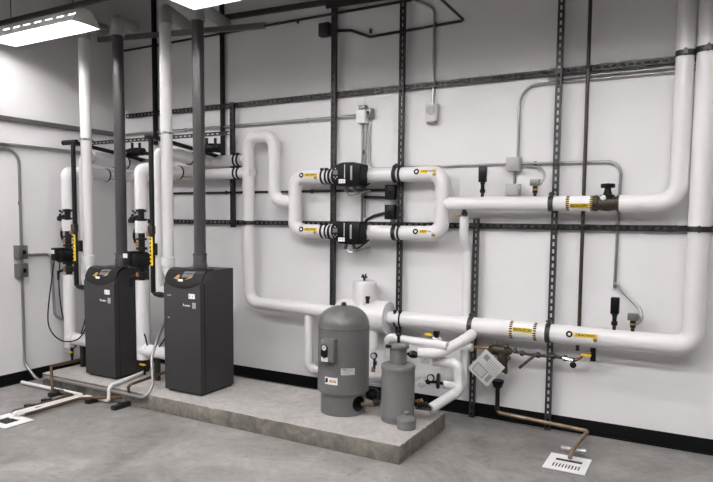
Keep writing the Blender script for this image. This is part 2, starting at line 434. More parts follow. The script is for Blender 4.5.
# --- pump manifold ring
def manifold():
    r = .056
    p = pipe([(-2.745, PY, 1.832), (-3.045, PY, 1.832), (-3.045, PY, 1.384), (-2.745, PY, 1.384)], r, 'white bent pipe joining the left ends of both wall pumps', bend=.085)
    for z in (1.832, 1.384):
        flow_tag(p, (-2.855, PY, z), r, .125)
        coupling(p, (-2.735, PY, z), X, .056)
        MB().cyl((-2.76, PY, z), (-2.66, PY, z), .058, seg=24).build('pipe_nipple', 'jacket', p)
    p = pipe([(-2.375, PY, 1.832), (-1.720, PY, 1.832), (-1.720, PY, 1.384), (-2.42, PY, 1.384)], r, 'white bent pipe joining the right ends of both wall pumps', bend=.085)
    for z in (1.832, 1.384):
        flow_tag(p, (-1.815, PY, z), r, .13)
        clamp_part(p, (-2.10, PY, z), X, r)
        coupling(p, (-2.08, PY, z), X, r, .05)
manifold()
def wall_pump(z, label, round_end=True):
    e = thing('circulator_pump', (-2.54, PY, z), label, 'pump')
    b = MB(); b.cyl((-2.68, PY, z), (-2.37, PY, z), .045, seg=24)
    b.lathe((-2.52, PY+.04, z), -Y, [(0, .06), (.01, .08), (.12, .08), (.13, .075)])
    for xx in (-2.69, -2.40): b.cyl((xx, PY, z), (xx+.02, PY, z), .064, seg=20)
    b.build('volute', 'iron', e)
    H = .092 if round_end else .088; hx = -2.455; out = []
    if round_end:
        for k in range(13):
            t = PI/2+PI*k/12; out.append((-.035+math.cos(t)*.105, math.sin(t)*H+.012*math.cos(t)))
        out += [(.06, -H*1.05), (.125, -H*.98), (.132, H*.80), (.06, H*1.0)]
    else:
        out = [(-.03, H), (-.11, H*.93), (-.135, H*.5), (-.135, -.1*H), (-.11, -H*.6), (-.05, -H), (.05, -H*1.05), (.125, -H), (.132, H*.98), (.05, H*1.02)]
    b = MB(); b.extrude(out, (hx, PY-.045, z+.002), X, Z, -Y, .13, bevel=.016); h = b.build('control_head', 'black', e)
    yf = PY-.045-.13
    b = MB().box((hx-.088, yf-.001, z+.018), (.040, .004, .034)); b.build('display', 'screen', h)
    for dx, dz in ((0, .035), (-.014, -.030), (.014, -.030), (0, -.042)):
        MB().lathe((hx-.088+dx, yf+.001, z+.012+dz), -Y, [(0, .004), (.004, .004)], seg=10).build('button', 'ivory', h)
    b = MB().box((hx-.005, yf, z+.025), (.006, .005, .105)); b.build('seam_strip', 'ivory', h)
    b = MB().box((hx+.055, yf-.002, z+.010), (.016, .006, .11), bevel=.002); b.build('cooling_strip', 'grille', h)
    b = MB().box((hx-.028, yf-.001, z-.052), (.058, .004, .032)); b.build('rating_label', 'white', h)
    for k in (-.014, .010): MB().box((hx-.028+k, yf-.0035, z-.052), (.005, .002, .013)).build('label_mark', 'ink', h)
    for xx, dx in ((hx-.03, -.012), (hx+.03, .015)): MB().cyl((xx, PY-.09, z-.085), (xx+dx, PY-.09, z-.13), .014, seg=12).build('cable_gland', 'steelbox', e)
    MB().curve([(hx-.042, PY-.09, z-.125), (hx-.01, PY-.085, z-.155), (hx+.04, PY-.07, z-.15), (hx+.07, PY-.01, z-.13), (hx+.085, -.05, z-.12)], .009).build('power_whip', 'emt', e)
    MB().curve([(hx+.045, PY-.09, z-.125), (hx+.07, PY-.06, z-.115), (hx+.085, -.07, z-.06)], .008).build('power_whip', 'darkmetal', e)
wall_pump(1.832, 'upper black circulator pump with round nose and grey display on the wall pipe')
wall_pump(1.378, 'lower black circulator pump with squarish nose and grey display on the wall pipe', False)

# --- long supply pipe with valve
p = pipe([(-1.76, PY, 1.606), (-.665, PY, 1.606)], .050, 'long white supply pipe from the pump loop to the bronze valve')
MB().lathe((-1.70, PY, 1.606), X, [(-.03, .01), (.03, .050), (.04, .051)]).build('tee_collar', 'jacket', p)
clamp_part(p, (-.925, PY, 1.606), X, .05); band_label(p, (-.738, PY, 1.606), .05, .150, 'HEATING SUPPLY')
p = pipe([(-.50, PY, 1.606), (-.158, PY, 1.606), (-.158, PY, 3.9)], .053, 'white supply riser turning up beside the rightmost riser', bend=.12)
clamp_part(p, (-.155, PY, 2.515), Z, .052)
def gate_valve():
    c = Vector((-.570, PY, 1.606)); e = thing('gate_valve', c, 'bronze gate valve with black handwheel on the supply pipe', 'valve')
    b = MB(); b.lathe(c-X*.085, X, [(0, .030), (0, .052), (.024, .054), (.032, .044), (.06, .049), (.085, .052), (.11, .049), (.138, .044), (.146, .054), (.17, .052), (.17, .03)]); b.build('valve_body', 'bronze', e)
    b = MB(); b.lathe(c+Z*.03-Y*.0, Z, [(0, .045), (.022, .045), (.03, .028), (.06, .020), (.075, .022), (.085, .016), (.10, .012)], seg=16); b.build('bonnet', 'iron', e)
    b = MB(); b.lathe(c+Z*.100, Z, [(0, .012), (0, .040), (.004, .045), (.024, .045), (.028, .040), (.028, .012)], seg=24); b.build('handwheel', 'black', e)
    b = MB(); b.lathe(c+Vector((-.02, -.045, .035)), -Y, [(0, .016), (.006, .018), (.010, .016)], seg=16); b.build('valve_disc_tag', 'white', e)
    for dx in (-.075, .075):
        k = MB()
        for q in range(6):
            a = q*PI/3; k.cyl(c+Vector((dx-.014, math.cos(a)*.044, math.sin(a)*.044)), c+Vector((dx+.014, math.cos(a)*.044, math.sin(a)*.044)), .006, seg=6)
        k.build('flange_bolts', 'iron', e)
gate_valve()

# --- main return pipe
p = pipe([(-2.10, PY, .712), (-.035, PY, .712), (-.035, PY, 3.9)], .064, 'thick white return pipe running low then up as the rightmost riser', bend=.10)
for xx in (-1.470, -.915): clamp_part(p, (xx, PY, .712), X, .064)
clamp_part(p, (-.035, PY, 2.525), Z, .064); clamp_part(p, (-.035, PY, 1.445), Z, .064)
coupling(p, (-2.055, PY, .712), X, .060, .05)
band_label(p, (-1.083, PY, .712), .064, .165, 'HEATING RETURN')
flow_tag(p, (-.665, PY, .712), .064, .15)
# --- air separator
def separator():
    c = Vector((-2.6, PY-.02, .715)); e = thing('air_separator', c, 'large white insulated horizontal cylinder with upright drum behind the big grey tank', 'air separator')
    MB().lathe(c, X, [(0, .02), (.0, .09), (.03, .118), (.06, .125), (.455, .128), (.462, .124), (.464, .05), (.56, .05)], seg=40).build('shell', 'jacket', e)
    MB().lathe((-2.355, PY-.02, .74), Z, [(0, .095), (.235, .095), (.25, .092), (.255, .085), (.255, .001)], seg=36).build('drum', 'jacket', e)
    b = MB(); b.cyl((-2.36, PY-.02, .985), (-2.36, PY-.02, 1.02), .010, seg=10); b.box((-2.36, PY-.02, 1.025), (.05, .014, .014)); b.cyl((-2.372, PY-.02, 1.02), (-2.372, PY-.02, 1.045), .010, seg=8); b.cyl((-2.348, PY-.02, 1.02), (-2.348, PY-.02, 1.05), .007, seg=8); b.build('air_vent', 'iron', e)
    b = MB(); b.cyl((-2.275, PY-.12, .83), (-2.275, PY-.12, .885), .014, seg=10); b.box((-2.275, PY-.12, .875), (.03, .02, .02)); b.build('relief_cock', 'iron', e)
    MB().cyl((-2.25, PY-.06, .46), (-2.25, PY-.06, .64), .036, seg=20).build('blowdown_leg', 'jacket', e)
separator()
p = pipe([(-2.90, PY, .70), (-2.90, PY, .205), (-1.95, PY, .205)], .036, 'thin white pipe dropping from the low run and passing behind the big grey tank', bend=.06)

# ------------------------------------------------------------------ boilers
def boiler(x0, x1, y0, y1, z0, h, label):
    e = thing('boiler', ((x0+x1)/2, (y0+y1)/2, z0), label, 'boiler', 'charcoal boilers')
    xc = (x0+x1)/2; zt = z0+h; w = x1-x0
    prof = [(y0, z0+.02), (y0, zt-.115), (y0+.009, zt-.100), (y0+.045, zt-.035), (y0+.062, zt-.016), (y0+.085, zt-.005)]
    prof += [(y0+.14, zt), (y1, zt), (y1, z0+.02)]
    b = MB(); b.extrude([(a, c-z0) for a, c in prof], (x0, 0, z0), Y, Z, X, w); b.build('casing', 'boiler', e)
    MB().box((xc, (y0+y1)/2+.01, z0+.01), (w-.03, y1-y0-.03, .02)).build('plinth', 'black', e)
    # side panel seam
    MB().box((x1+.0005, y0+.05, z0+h*.46), (.003, .004, h*.86)).build('panel_seam', 'black', e)
    # bezel
    path = [(y0, zt-.155), (y0, zt-.115), (y0+.009, zt-.100), (y0+.045, zt-.035), (y0+.062, zt-.016), (y0+.085, zt-.005), (y0+.115, zt+.001), (y0+.135, zt+.003), (y0+.15, zt)]
    def at(u, s):           # u across -1..1, s 0..1 along path
        s0 = .06+.24*abs(u)**2.4      # lower lip rises towards the corners
        s = s0+(1-s0)*s
        L = [0]
        for p_, q_ in zip(path, path[1:]): L.append(L[-1]+math.hypot(q_[0]-p_[0], q_[1]-p_[1]))
        t = s*L[-1]
        for i in range(len(L)-1):
            if t <= L[i+1]+1e-9:
                f = (t-L[i])/(L[i+1]-L[i]); p_, q_ = path[i], path[i+1]
                y = p_[0]+(q_[0]-p_[0])*f; z = p_[1]+(q_[1]-p_[1])*f
                d = Vector((0, q_[0]-p_[0], q_[1]-p_[1])).normalized(); return Vector((0, y, z)), Vector((0, -d.z, d.y)), d
    b = MB(); g = []
    U = 18; V = 14; hw = w/2+.004
    outer = [[at(-1+2*i/U, j/V) for j in range(V+1)] for i in range(U+1)]
    rings = []
    for i in range(U+1):
        x = xc-hw+2*hw*i/U
        col = [Vector((x, o[0].y, o[0].z))+o[1]*(.010*math.sin(PI*min(1, max(0, (j+.5)/(V+1))))**.4) for j, o in enumerate(outer[i])]
        back = [Vector((x, o[0].y, o[0].z))-o[1]*.004 for o in reversed(outer[i])]
        rings.append(col+back)
    b.loft(rings); bz = b.build('control_bezel', 'gloss', e)
    def on(u, s, off=.013):
        q, n, d = at(u, s); return Vector((xc+u*hw, q.y, q.z))+n*off, n, d
    def quad(name, m, pts, off):
        k = MB(); A = [on(u, s, off)[0] for u, s in pts]; B = [on(u, s, off-.004)[0] for u, s in pts]
        k.loft([B, A]); k.build(name, m, bz)
    quad('display', 'screen', [(-.10, .36), (.40, .36), (.55, .58), (-.05, .58)], .0125)
    quad('badge_light', 'orange', [(-.48, .28), (-.25, .27), (-.2, .44), (-.32, .44)], .0125)
    quad('badge_light', 'white', [(-.22, .22), (.02, .22), (.02, .29), (-.22, .29)], .0125)
    quad('badge_light', 'orange', [(.12, .28), (.42, .34), (.5, .42), (.35, .38)], .0125)
    yf = y0-.001
    MB().box((xc+.105, yf, zt-.195), (.062, .003, .038)).build('white_label', 'white', e)
    for k in (-.016, .012): MB().box((xc+.105+k, yf-.0015, zt-.195), (.007, .002, .014)).build('label_mark', 'ink', e)
    MB().box((xc+.128, yf, zt-.265), (.034, .003, .045)).build('badge', 'grille', e)
    b = MB()
    for k, (dx, hh) in enumerate(((0, .018), (.016, .010), (.028, .010), (.040, .012), (.052, .010), (.062, .010))):
        b.box((xc+.02+dx, yf, zt-.275+hh/2), (.007, .003, hh))
    b.build('wordmark', 'white', e)
    if 'right' in label:
        MB().box((xc-.13, yf, zt-.20), (.042, .003, .008)).build('panel_latch', 'chrome', e)
        MB().box((xc-.135, yf, zt-.375), (.022, .003, .010)).build('panel_latch', 'chrome', e)
    b = MB(); b.cyl((xc-.10, y1-.10, zt), (xc-.10, y1-.10, zt+.03), .012, seg=10); b.lathe((xc-.10, y1-.10, zt+.03), Z, [(0, .02), (.02, .022), (.035, .008)], seg=12); b.build('air_cock', 'iron', e)
    return e
B2 = boiler(-3.672, -3.297, -1.03, -.645, .12, .965, 'charcoal floor standing boiler on the right, nearest the grey tank')
B1 = boiler(-4.617, -4.245, -1.03, -.645, .12, .935, 'charcoal floor standing boiler on the left, nearest the left wall')

# ------------------------------------------------------------------ vents
def flue(x, y, z0, ztop, end, side):
    e = thing('flue_pipe', (x, y, z0), 'dark grey flue pipe rising from the top of the %s boiler' % side, 'flue', 'boiler flue pipes')
    MB().cyl((x, y, z0), (x, y, ztop), .047, seg=28).build('flue_tube', 'flue', e)
    b = MB(); b.lathe((x, y, z0), Z, [(0, .058), (.035, .058), (.04, .054), (.10, .054), (.105, .051)]); b.build('base_collar', 'flue', e)
    b = MB(); b.lathe((x, y, z0+.105), Z, [(0, .051), (0, .057), (.014, .057), (.014, .051)]); b.box((x+.062, y-.01, z0+.112), (.02, .016, .016)); b.build('band_clamp', 'flue', e)
    b = MB(); b.tube([(x, y, ztop-.03), (x, y, ztop+.07), end], .052, .08, seg=24); b.build('vent_elbow', 'pvc_grey', e)
    b = MB(); b.lathe((x, y, ztop-.05), Z, [(0, .048), (0, .058), (.06, .058), (.06, .053)]); b.build('elbow_socket', 'pvc_grey', e)
flue(-3.505, -.80, 1.085, 3.06, (-3.896, -0.010, 3.250), 'right')
flue(-4.42, -.79, 1.055, 3.07, (-5.090, -0.010, 3.388), 'left')
def intake(x, y, z0, ztop, end, bx, side):
    e = thing('air_intake_pipe', (x, y, z0), 'white PVC air intake pipe standing left of the %s boiler' % side, 'vent pipe', 'boiler air intake pipes')
    MB().tube([(bx, y, z0), (x, y, z0), (x, y, ztop)], .047, .075, seg=24).build('intake_tube', 'pvc', e)
    b = MB(); b.lathe((x, y, z0+.09), Z, [(0, .051), (0, .058), (.07, .058), (.075, .051)]); b.build('socket', 'pvc', e)
    b = MB(); b.tube([(x, y, ztop-.02), (x, y, ztop+.07), end], .052, .08, seg=24); b.build('vent_elbow', 'pvc_grey', e)
    b = MB(); b.lathe((x, y, ztop-.04), Z, [(0, .048), (0, .058), (.06, .058), (.06, .051)]); b.build('elbow_socket', 'pvc_grey', e)
    b = MB(); b.lathe((x, y, 2.155), Z, [(0, .050), (0, .054), (.016, .054), (.016, .050)]); b.box((x, y+.06, 2.163), (.02, .03, .014)); b.box((x-.045, y+.05, 2.163), (.012, .10, .012)); b.build('pipe_clamp', 'chrome', e)
intake(-3.815, -.84, 1.0, 3.06, (-4.362, -0.010, 3.297), -3.69, 'right')
intake(-4.79, -.84, .98, 3.07, (-5.270, -0.227, 3.338), -4.64, 'left')

# ------------------------------------------------------------------ boiler piping
def boiler_set(dx, side, s):
    xa, xb, xg, y, yb, yg = -4.108+dx, -4.0+dx, -3.868+dx, -.85, -.75, -.955
    HA, HB = 1.885, 2.01                          # header heights
    # supply column A: from header down to boiler
    e = pipe([(xa, y+.10, HA), (xa, y, HA), (xa, y, 1.555)], .050, 'round topped white riser left of the %s boiler, curving back to the lower header' % side, bend=.045)
    MB().tube([(xa, y+.09, HA), (xa, PY, HA)], .058, seg=24).build('header_run', 'jacket', e)
    MB().lathe((xa, -.42, HA), Y, [(0, .057), (0, .0625), (.012, .0625), (.012, .057)]).build('tape_band', 'iron', e)
    MB().box((xa+.048, -.36, HA-.036), (.012, .10, .006)).build('tape_mark', 'orange', e)
    e = thing('boiler_pump', (xa, y, 1.13), 'black boiler pump with flanges and isolation valves on the riser left of the %s boiler' % side, 'pump', 'boiler riser pumps')
    b = MB(); b.cyl((xa, y, 1.455), (xa, y, 1.557), .026, seg=14); b.cyl((xa, y, 1.53), (xa, y, 1.55), .042, seg=14); b.cyl((xa, y, 1.46), (xa, y, 1.475), .045, seg=14); b.build('upper_flange', 'iron', e)
    b = MB(); b.cyl((xa, y, 1.50), (xa-.075, y-.02, 1.48), .014, seg=10); b.box((xa-.09, y-.02, 1.465), (.045, .02, .03), rot=Matrix.Rotation(.4, 3, 'Y')); b.cyl((xa-.11, y-.02, 1.45), (xa-.075, y-.02, 1.51), .009, seg=8); b.cyl((xa-.02, y-.04, 1.52), (xa-.06, y-.04, 1.54), .008, seg=8); b.build('valve_handle', 'iron', e)
    b = MB(); b.lathe((xa+.0, y, 1.355), Z, [(0, .03), (0, .052), (.10, .052), (.10, .03)], seg=20); b.build('check_valve_jacket', 'jacket', e)
    b = MB(); b.curve([(xa-.055, y-.01, 1.40), (xa-.068, y-.02, 1.33), (xa-.05, y-.02, 1.27)], .011); b.build('lever', 'black', e)
    b = MB(); b.cyl((xa, y, 1.20), (xa, y, 1.36), .028, seg=14); b.cyl((xa, y, 1.295), (xa, y, 1.312), .045, seg=14); b.cyl((xa, y, 1.215), (xa, y, 1.235), .048, seg=14); b.build('neck', 'darkmetal', e)
    MB().box((xa+.0, y-.045, 1.265), (.03, .01, .04)).build('brass_plug', 'brass', e)
    b = MB(); b.lathe((xa+.005, y+.045, 1.13), -Y, [(0, .04), (.01, .068), (.08, .070), (.10, .06), (.15, .058), (.155, .05)], seg=20); b.box((xa-.045, y-.055, 1.145), (.09, .13, .115), bevel=.01); b.build('motor', 'black', e)
    b = MB().box((xa-.060, y-.121, 1.168), (.050, .004, .036)); b.build('rating_label', 'white', e)
    b = MB(); b.cyl((xa, y, .955), (xa, y, 1.08), .028, seg=14); b.cyl((xa, y, 1.055), (xa, y, 1.075), .055, seg=14); b.cyl((xa+.01, y, .985), (xa+.01, y, 1.03), .045, seg=12); b.build('lower_flange', 'darkmetal', e)
    MB().box((xa+.0, y-.047, 1.01), (.03, .012, .035)).build('brass_plug', 'brass', e)
    b = MB(); b.cyl((xa, y-.03, 1.01), (xa-.06, y-.06, .985), .012, seg=8); b.box((xa-.07, y-.062, .95), (.018, .012, .085)); b.build('valve_lever', 'iron', e)
    # lower insulated leg
    e = pipe([(xa, y, .958), (xa, y, .285)], .056, 'white insulated pipe leg below the boiler pump beside the %s boiler' % side, sleeve=0)
    MB().tube([(xa+.0, y-.01, .368), (-3.70+dx, y-.01, .368)], .052, seg=24).build('branch', 'jacket', e)
    MB().lathe((xa+.02, y-.012, .368), X, [(0, .02), (.012, .045), (.03, .058), (.06, .058)]).build('branch_cover', 'jacket', e)
    b = MB(); b.cyl((xa+.01, y, .20), (xa+.01, y, .29), .014, seg=10); b.cyl((xa+.01, y, .15), (xa+.01, y, .21), .010, seg=10); b.build('drain_cock', 'iron', e)
    MB().box((xa+.02, y-.03, .245), (.065, .014, .012)).build('drain_handle', 'yellow', e)
    # return column B
    e = pipe([(xb, yb+.10, HB+.02), (xb, yb, HB+.02), (xb, yb, .86), (-3.69+dx, yb, .86)], .044, 'slender white riser left of the %s boiler, curving back to the upper header' % side, bend=.06)
    MB().tube([(xb, yb+.09, HB+.02), (xb, PY, HB-.01)], .058, seg=24).build('header_run', 'jacket', e)
    MB().lathe((xb, -.40, HB), Y, [(0, .057), (0, .0625), (.012, .0625), (.012, .057)]).build('tape_band', 'iron', e)
    MB().box((xb+.048, -.34, HB-.036), (.012, .10, .006)).build('tape_mark', 'orange', e)
    MB().lathe((xb, -.28, HB), Y, [(0, .057), (0, .0625), (.012, .0625), (.012, .057)]).build('tape_band', 'iron', e)
    MB().box((xb-.01, yb-.05, 1.22), (.05, .04, .10), bevel=.004).build('aquastat', 'darkmetal', e)
    # gas drop
    e = tag(MB().tube([(xg, yg, 2.145), (xg, yg, .88)], .020, .03, seg=12).build('gas_pipe', 'iron'), 'black gas drop pipe with yellow label left of the %s boiler' % side, 'gas pipe')
    MB().tube([(xg, yg, .89), (xg+.02, yg, .868), (-3.68+dx, yg, .860)], .017, .02, seg=12).build('boiler_branch', 'iron', e)
    MB().cyl((xg+.05, yg, .868), (xg+.10, yg, .866), .023, seg=8).build('union', 'iron', e)
    MB().box((xg-.008, yg, 1.385), (.05, .045, .07), bevel=.006).build('gas_cock', 'bronze', e)
    MB().box((xg-.030, yg-.02, 1.35), (.03, .015, .03)).build('cock_handle', 'brass', e)
    b = MB(); wrap(b, (xg, yg, 1.215), .020, Z, X, -Y, -.115, .115, -.9, .9, off=.002); b.build('yellow_label', 'yellow', e)
    k = MB()
    for q in range(7): k.box((xg, yg-.0225, 1.12+q*.032), (.014, .002, .014))
    k.build('label_mark', 'black', e)
    MB().tube([(xg-.05 if s else xg-.13, yg, 2.13), (xg+.05, yg, 2.13)], .022, seg=12).build('tee_run', 'iron', e)
    MB().tube([(xg-.025, yg, 2.135), (xg-.025, -.10, 2.04)], .018, seg=12).build('header_branch', 'iron', e)
    # strut post under the branch
    strut('support_post', (-3.95+dx, -.86, .12), (-3.95+dx, -.86, .312), -Y, 'short dark strut post carrying the low branch pipe beside the %s boiler' % side, cat='support', slots=False, m='darkmetal')
boiler_set(0, 'right', 1); boiler_set(-.945, 'left', 0)
# wall headers
p = pipe([(-5.15, PY, 1.885), (-3.50, PY, 1.885)], .050, 'lower white header pipe along the back wall behind the flues', sleeve=0)
coupling(p, (-3.66, PY, 1.885), X, .050, .05)
p = pipe([(-5.05, PY, 2.0), (-3.62, PY, 2.0)], .050, 'upper white header pipe along the back wall behind the flues', sleeve=0)
coupling(p, (-3.66, PY, 2.0), X, .050, .05)
def gas_manifold(x, y, z, label):
    e = thing('gas_regulator', (x, y, z), label, 'gas valve')
    b = MB(); b.lathe((x-.10, y, z), X, [(0, .02), (0, .035), (.03, .04), (.05, .03), (.07, .042), (.12, .042), (.14, .03), (.17, .038), (.20, .035), (.20, .02)], seg=14); b.build('valve_body', 'iron', e)
    for q, hh in ((-.05, .09), (.05, .085)): MB().cyl((x+q, y, z+.02), (x+q, y, z+hh), .013, seg=10).build('spindle', 'iron', e)
for (px_, yy, l) in (((-4.769, -0.300, 2.105), 0, 'black gas valve body between the left flue and the right intake pipe'), ((-3.829, -0.300, 2.099), 0, 'black gas valve body right of the right flue')):
    gas_manifold(*px_, l)
tag(MB().tube([(-4.990, -0.300, 2.134), (-4.583, -0.300, 2.079)], .018, seg=10).build('gas_header', 'iron'), 'short black gas header left of the right intake pipe', 'gas pipe')
tag(MB().tube([(-4.005, -0.300, 2.099), (-3.703, -0.300, 2.068)], .018, seg=10).build('gas_header', 'iron'), 'short black gas header right of the right flue', 'gas pipe')
def cables(tp, label, paths, r=.006, m='black'):
    b = MB()
    for q in paths: b.curve(q, r)
    tag(b.build('cable', m), label, 'cable')
cables(0, 'looping black cable hanging against the left wall beside the left boiler', [[(-5.189, -0.880, 1.187), (-5.142, -0.950, 1.001), (-5.189, -0.980, 0.606), (-5.153, -0.980, 0.444), (-5.001, -0.970, 0.366), (-4.846, -0.930, 0.393), (-4.811, -0.860, 0.504)]])
cables(0, 'second black cable looping under the left boiler riser leg', [[(-5.191, -0.840, 1.102), (-5.203, -0.850, 0.851), (-5.143, -0.870, 0.596), (-5.064, -0.880, 0.437), (-5.055, -0.880, 0.326), (-4.972, -0.880, 0.289), (-4.923, -0.840, 0.417), (-4.873, -0.820, 0.584)]])
cables(0, 'black cable draped beside the riser leg of the right boiler', [[(-4.184, -0.860, 0.930), (-4.150, -0.870, 0.610), (-4.053, -0.880, 0.493), (-4.009, -0.880, 0.362), (-3.939, -0.880, 0.370), (-3.867, -0.870, 0.451), (-3.841, -0.850, 0.509)]])

# ------------------------------------------------------------------ tanks
def big_tank():
    x, y, z = -2.204, -.75, .12
    e = thing('expansion_tank', (x, y, z), 'large grey domed expansion tank standing on the concrete pad', 'tank')
    MB().lathe((x, y, z), Z, [(0, .15), (0, .160), (.125, .160), (.14, .164), (.155, .176), (.17, .180)], seg=48).build('skirt', 'tank', e)
    prof = [(.155, .10), (.155, .179), (.16, .183), (.608, .183), (.611, .186), (.617, .186), (.620, .182)]
    for k in range(1, 11):
        a = k/10*PI/2; prof.append((.622+.135*math.sin(a), .181*math.cos(a)**.75 if k < 10 else .001))
    MB().lathe((x, y, z), Z, prof, seg=48).build('shell', 'tank', e)
    b = MB(); b.lathe((x, y, z+.752), Z, [(0, .018), (.022, .018), (.024, .012), (.03, .012)], seg=12); b.build('air_valve', 'bronze', e)
    # gauge box facing the camera side
    a = math.radians(-90); d = Vector((math.cos(a), math.sin(a), 0)); t = Vector((-d.y, d.x, 0)); c = Vector((x, y, z+.475))+d*.195
    rot = Matrix((t, -d, Z)).transposed()
    b = MB().box(c, (.105, .065, .155), rot=rot, bevel=.004); gb = b.build('gauge_box', 'tank', e)
    f = c+d*.034
    b = MB(); b.extrude([(math.cos(q*PI/12)*.026, math.sin(q*PI/12)*.022+(.018 if q < 12 else -.03)) for q in range(24)], f-t*.018, t, Z, d, .004); b.build('gauge_face', 'gloss', gb)
    b = MB(); b.lathe(f-t*.018+Z*.018, d, [(.003, .016), (.007, .018), (.009, .016)], seg=20); b.build('dial', 'ivory', gb)
    b = MB().box(f-t*.018+Z*.02+d*.010, (.018, .002, .004), rot=rot); b.build('needle', 'black', gb)
    b = MB()
    for k in (-.018, 0, .018): b.box(f-t*.018+t*k-Z*.062, (.014, .003, .030), rot=rot)
    b.build('box_label', 'white', gb)
    def sticker(ang, zz, w, h, name, m='white'):
        a = math.radians(ang); d = Vector((math.cos(a), math.sin(a), 0)); t = Vector((-d.y, d.x, 0))
        b = MB(); wrap(b, (x, y, z+zz), .183, Z, t, d, -h/2, h/2, -w/2/.183, w/2/.183, off=.001); return b.build(name, m, e), d, t
    s, d, t = sticker(-50, .325, .098, .046, 'spec_label', 'paper')
    k = MB()
    for q in range(3):
        wrap(k, (x, y, z+.325+.012-q*.011), .183, Z, t, d, -.0015, .0015, -.2, .2-.08*q, off=.002)
    wrap(k, (x, y, z+.340), .183, Z, t, d, -.005, .005, -.2, -.05, off=.002); k.build('label_mark', 'ink', s)
    s, d, t = sticker(-88, .255, .10, .050, 'maker_label')
    k = MB(); wrap(k, (x, y, z+.255), .183, Z, t, d, -.012, .018, -.24, -.13, off=.002); wrap(k, (x, y, z+.255), .183, Z, t, d, -.016, -.004, -.26, -.2, off=.002); k.build('label_mark', 'black', s)
    k = MB()
    for q, (a0, hh) in enumerate(((-.06, .012), (.0, .018), (.07, .010), (.13, .016), (.18, .012))):
        wrap(k, (x, y, z+.252), .183, Z, t, d, -.006, hh-.004, a0, a0+.035, off=.002)
        if q < 4: wrap(k, (x, y, z+.252), .183, Z, t, d, -.006 if q % 2 else .004, -.002 if q % 2 else .009, a0, a0+.07, off=.002)
    k.build('label_mark', 'orange', s)
    # round opening in the skirt
    a = math.radians(-18); d = Vector((math.cos(a), math.sin(a), 0)); t = Vector((-d.y, d.x, 0))
    b = MB()
    b.extrude([(math.cos(q*PI/14)*.05, math.sin(q*PI/14)*.055) for q in range(28)], Vector((x, y, z+.085))+d*.146, t, Z, d, .017); b.build('skirt_opening', 'gloss', e)
    return d
big_tank()
def pipe_plain(pts, r, m, name, label, cat='pipe', bend=None, seg=12):
    return tag(MB().tube(pts, r, bend if bend is not None else r*2.5, seg=seg).build(name, m), label, cat)
q = pipe_plain([(-2.031, -0.800, 0.206), (-1.958, -0.760, 0.200), (-1.909, -0.720, 0.226)], .013, 'copper', 'copper_pipe', 'short copper pipe leaving the opening at the foot of the big grey tank')
MB().cyl((-1.958, -0.760, 0.214), (-1.924, -0.735, 0.220), .026, seg=10).build('union', 'iron', q)
q = tag(MB().lathe((-2.108, -0.550, 0.204), X, [(0, .02), (0, .035), (.03, .042), (.06, .03), (.09, .042), (.11, .03)], seg=14).build('ball_valve', 'iron'), 'black valve low between the two grey tanks', 'valve')
MB().box((-2.074, -0.570, 0.252), (.10, .02, .012)).build('valve_handle', 'black', q)

def filter_tank():
    x, y, z = -1.779, -.74, .12
    e = thing('chemical_feeder', (x, y, z), 'narrow grey cylindrical tank with a necked cap beside the big tank', 'tank')
    MB().lathe((x, y, z), Z, [(0, .10), (0, .110), (.01, .113), (.035, .113), (.04, .115), (.048, .115), (.052, .113), (.355, .113), (.358, .117), (.375, .117), (.385, .112), (.392, .095), (.396, .001)], seg=44).build('shell', 'tank2', e)
    MB().lathe((x, y, z+.39), Z, [(0, .058), (.115, .058), (.116, .05)], seg=28).build('neck', 'tank2', e)
    b = MB(); b.lathe((x, y, z+.500), Z, [(0, .05), (0, .070), (.006, .074), (.020, .074), (.028, .068), (.034, .04), (.035, .001)], seg=28); b.build('cap', 'tank2', e)
    b = MB(); b.box((x-.04, y-.062, z+.518), (.05, .02, .018), bevel=.004); b.cyl((x-.055, y-.07, z+.518), (x-.04, y-.09, z+.518), .010, seg=8); b.build('cap_clamp', 'iron', e)
    b = MB(); b.cyl((x+.0, y, z+.53), (x+.0, y, z+.585), .010, seg=10); b.lathe((x, y, z+.58), Z, [(0, .014), (.01, .018), (.02, .010)], seg=10); b.build('vent_cock', 'iron', e)
filter_tank()
def small_tank():
    x, y, z = -1.655, -.865, .12
    e = thing('small_canister', (x, y, z), 'squat grey canister with knob sitting at the pad corner', 'canister')
    MB().lathe((x, y, z), Z, [(0, .058), (0, .062), (.055, .062), (.058, .065), (.066, .065), (.075, .058), (.088, .03), (.09, .001)], seg=32).build('shell', 'tank2', e)
    b = MB(); b.lathe((x, y, z+.085), Z, [(0, .012), (.008, .012), (.010, .018), (.022, .018), (.026, .010)], seg=14); b.build('knob', 'tank2', e)
small_tank()

